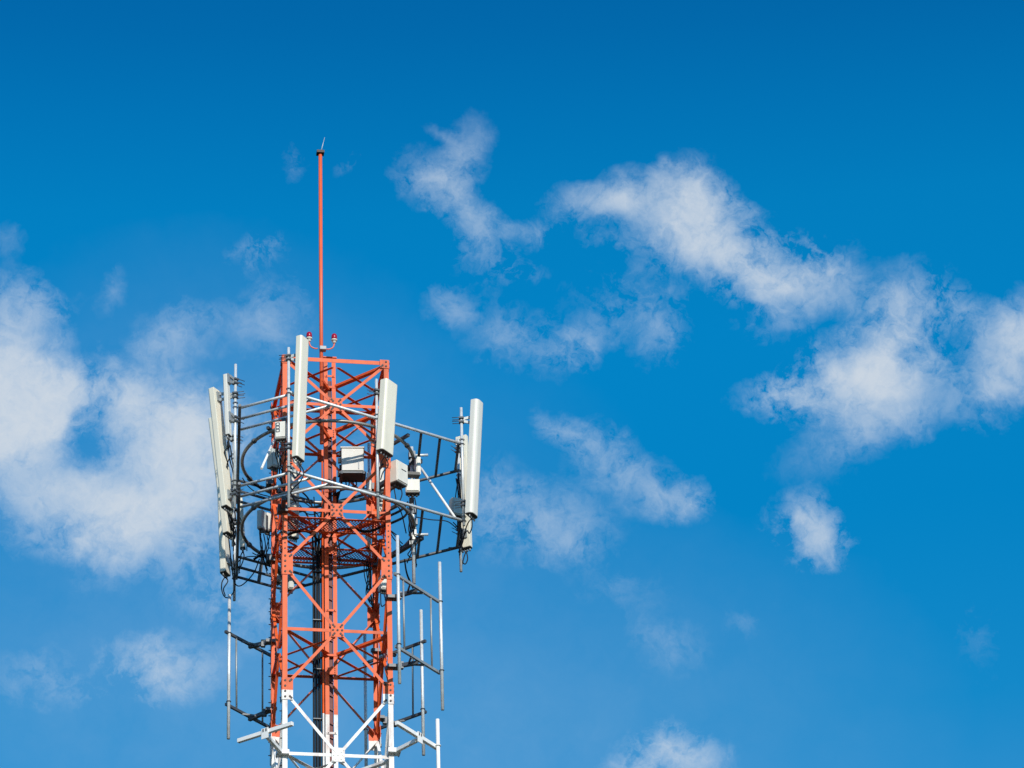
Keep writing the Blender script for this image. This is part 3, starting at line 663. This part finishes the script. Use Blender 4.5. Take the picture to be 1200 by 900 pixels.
for (xa, ya, da, xb, yb, db, n_) in ((268, 520, -1.2, 273, 575, -.9, 4), (268, 575, -.9, 274, 640, .3, 4), (276, 600, -.2, 290, 640, .6, 3), (305, 630, .6, 314, 668, .8, 4), (322, 520, -1.2, 334, 575, -.9, 4),
                                    (536, 560, .1, 540, 640, .2, 5), (478, 590, -.3, 487, 660, 0, 4), (428, 655, .6, 437, 712, .7, 4), (446, 600, -.4, 470, 640, -.1, 3), (330, 600, -.4, 372, 625, 0, 3), (385, 605, 0, 398, 660, .1, 4)):
    for k in range(n_):
        o1, o2, o3 = (rj.uniform(-4, 4) for _ in range(3))
        sag.append(((xa + rj.uniform(-2, 2), ya + rj.uniform(-6, 6), da), (xa * .65 + xb * .35 + o1, ya * .65 + yb * .35 + o2, da * .65 + db * .35), (xa * .3 + xb * .7 + o3, ya * .3 + yb * .7 - o1, da * .3 + db * .7), (xb + rj.uniform(-2, 2), yb + rj.uniform(-6, 6), db)))
for pts in sag:
    for k in range(2 if len(pts) != 4 else 1): obj('cable', MB().tube(smooth([P(x, y + k * 1.6, d + .02 * k) for x, y, d in pts], 8), .010 if len(pts) != 4 else .0075, 7), 'black', FC)

# ------------------------------------------------------------------ unused side mounts
def side_mount(label, leg_xy, zpix, pipes, bars, arms, struts, m_='galv', bar_m='galv_mid', name='side_arm_mount', bar_w=.034, group='bare pipe mounts below the headframe'):
    """zpix: pixels on the leg that give the two levels; bars/arms: pixel ends at those levels"""
    lv = [P(x, y, leg_xy[1]).z for x, y in zpix]
    base = Vector((leg_xy[0], leg_xy[1], min(lv)))
    A = thing(name, base, label, 'mount', group); ends = []
    for (e0, e1), z in zip(bars, lv):
        a, c = PZ(*e0, z), PZ(*e1, z); ends.append((a, c))
        obj('cross_bar', MB().bar(a, c, bar_w, bar_w * 1.1), bar_m, A)
    for t, z in zip(arms, lv):
        i = lv.index(z); e = ends[i][0].lerp(ends[i][1], t); s0 = Vector((leg_xy[0], leg_xy[1], z)); d = (e - s0).normalized()
        obj('arm', MB().bar(s0 - UP * .045 - d * .1, e - UP * .045, .05, .05), 'galv_dark' if m_ == 'galv' else m_, A)
        obj('leg_clamp', MB().box(s0 - UP * .045, (.075, 0, 0), (0, .06, 0), (0, 0, .022)).box(s0 - UP * .045 + d * .12, (.03, 0, 0), (0, .03, 0), (0, 0, .05)), 'galv_dark' if m_ == 'galv' else m_, A)
        for sg in (-1, 1):
            q = e + (ends[i][1] - ends[i][0]).normalized() * .16 * sg
            obj('knee_brace', MB().bar(s0.lerp(e, .62) - UP * .045, q - UP * .02, .02, .025), 'galv_dark' if m_ == 'galv' else m_, A)
    for (t, yt, yb) in pipes:
        a = ends[0][0].lerp(ends[0][1], t); c = ends[-1][0].lerp(ends[-1][1], t); q = (a + c) / 2
        d = (ends[0][1] - ends[0][0]).normalized(); o_ = Vector((d.y, -d.x, 0)) * .045
        if o_.y > 0: o_ = -o_
        q = q + o_
        # heights from the photograph at this depth
        zt = P(0, 0, 0).z
        px1 = project(q)
        top = P(px1[0], yt, q.y).z; bot = P(px1[0], yb, q.y).z
        obj('pipe', MB().tube([(q.x, q.y, bot), (q.x, q.y, top)], .023, 12), m_, A)
        for z in lv: obj('u_bolt', MB().torus((q.x, q.y, z), .03, .006, 18, 6), 'galv_dark', A)
    for t in struts:
        a = ends[0][0].lerp(ends[0][1], t); c = ends[-1][0].lerp(ends[-1][1], t)
        obj('strut', MB().tube([a, c], .0145, 6), 'galv_mid', A)
    return A
def project(p):
    d = Vector(p) - CAM; z = d.dot(fwd); return 600 + FPX * d.dot(RV) / z, 450 - FPX * d.dot(UV) / z
side_mount('galvanised twin-pipe mount on the right front leg of the tower', (H, -H), ((458, 697), (459, 778)), ((.02, 628, 801), (.98, 659, 832)),
           (((462, 672), (514, 705)), ((463.5, 757), (515.5, 789))), (.5, .5), (.2, .82))
side_mount('galvanised twin-pipe mount hanging off the left side of the tower', (-H, H), ((322, 749), (322, 829)), ((.02, 697, 866), (.97, 728, 897)),
           (((264, 740), (317, 768)), ((264.5, 825), (317, 853))), (.52, .52), (.24, .82), bar_m='galv_dark')
side_mount('darker twin-pipe mount behind the right back leg of the tower', (H, H), ((442, 760), (442, 838)), ((.02, 742, 915), (.97, 715, 885)),
           (((429, 777), (499, 751)), ((429.5, 859), (499.5, 834))), (.5, .5), (.78,), bar_m='galv_dark')
def white_mount(label, leg, zp, e0, e1, tpl, pipe):
    z = P(*zp, leg[1]).z; a, c = PZ(*e0, z), PZ(*e1, z); pm = a.lerp(c, tpl); s0 = Vector((leg[0], leg[1], z - .05))
    A = thing('white_side_mount', (leg[0], leg[1], z - .1), label, 'mount', 'white painted arm mounts')
    obj('cross_bar', MB().bar(a, c, .05, .055), 'white', A, .004)
    d = (c - a).normalized(); o_ = Vector((d.y, -d.x, 0)); o_ = -o_ if o_.y > 0 else o_
    pl = obj('plate', MB().box(pm + o_ * .032 - UP * .03, d * .055, o_ * .005, UP * .075), 'white', A)
    b = MB()
    for sg in (-1, 1): b.box(pm + o_ * .039 + d * sg * .024 + UP * .015, d * .007, o_ * .004, UP * .02)
    obj('u_bolt', b, 'bolt', pl)
    e_ = (pm - s0); e_.z = 0; e_.normalize()
    obj('arm', MB().bar(s0 - e_ * .12, pm - UP * .05 - e_ * .03, .05, .05), 'white', A, .004)
    obj('leg_clamp', MB().box(s0, (.085, 0, 0), (0, .075, 0), (0, 0, .03)), 'white', A)
    b = MB()
    for sx in (-1, 1):
        for sy in (-1, 1): b.tube([s0 + Vector((sx * .07, sy * .055, -.05)), s0 + Vector((sx * .07, sy * .055, .05))], .007, 6)
    q = obj('bolts', b, 'bolt_galv', A); q['kind'] = 'stuff'
    if pipe:
        q = a.lerp(c, pipe[0]) + o_ * .05
        x = project(q)[0]; top = P(x, pipe[1], q.y).z; bot = P(x, pipe[2], q.y).z
        obj('pipe', MB().tube([(q.x, q.y, bot), (q.x, q.y, top)], .026, 12), 'white', A)
        obj('clamp', MB().torus((q.x, q.y, z), .034, .008, 18, 6), 'white', A)
white_mount('white painted arm mount sticking out from the left front leg', (-H, -H), (335, 879), (279, 868.5), (343, 848), .52, None)
white_mount('white painted arm mount with upright pipe by the right front leg', (H, -H), (460, 877), (464.5, 847), (513, 877), .52, (.93, 843, 1010))

# ------------------------------------------------------------------ render defaults
sc.render.engine = 'CYCLES'
sc.render.resolution_x, sc.render.resolution_y = 1024, 768
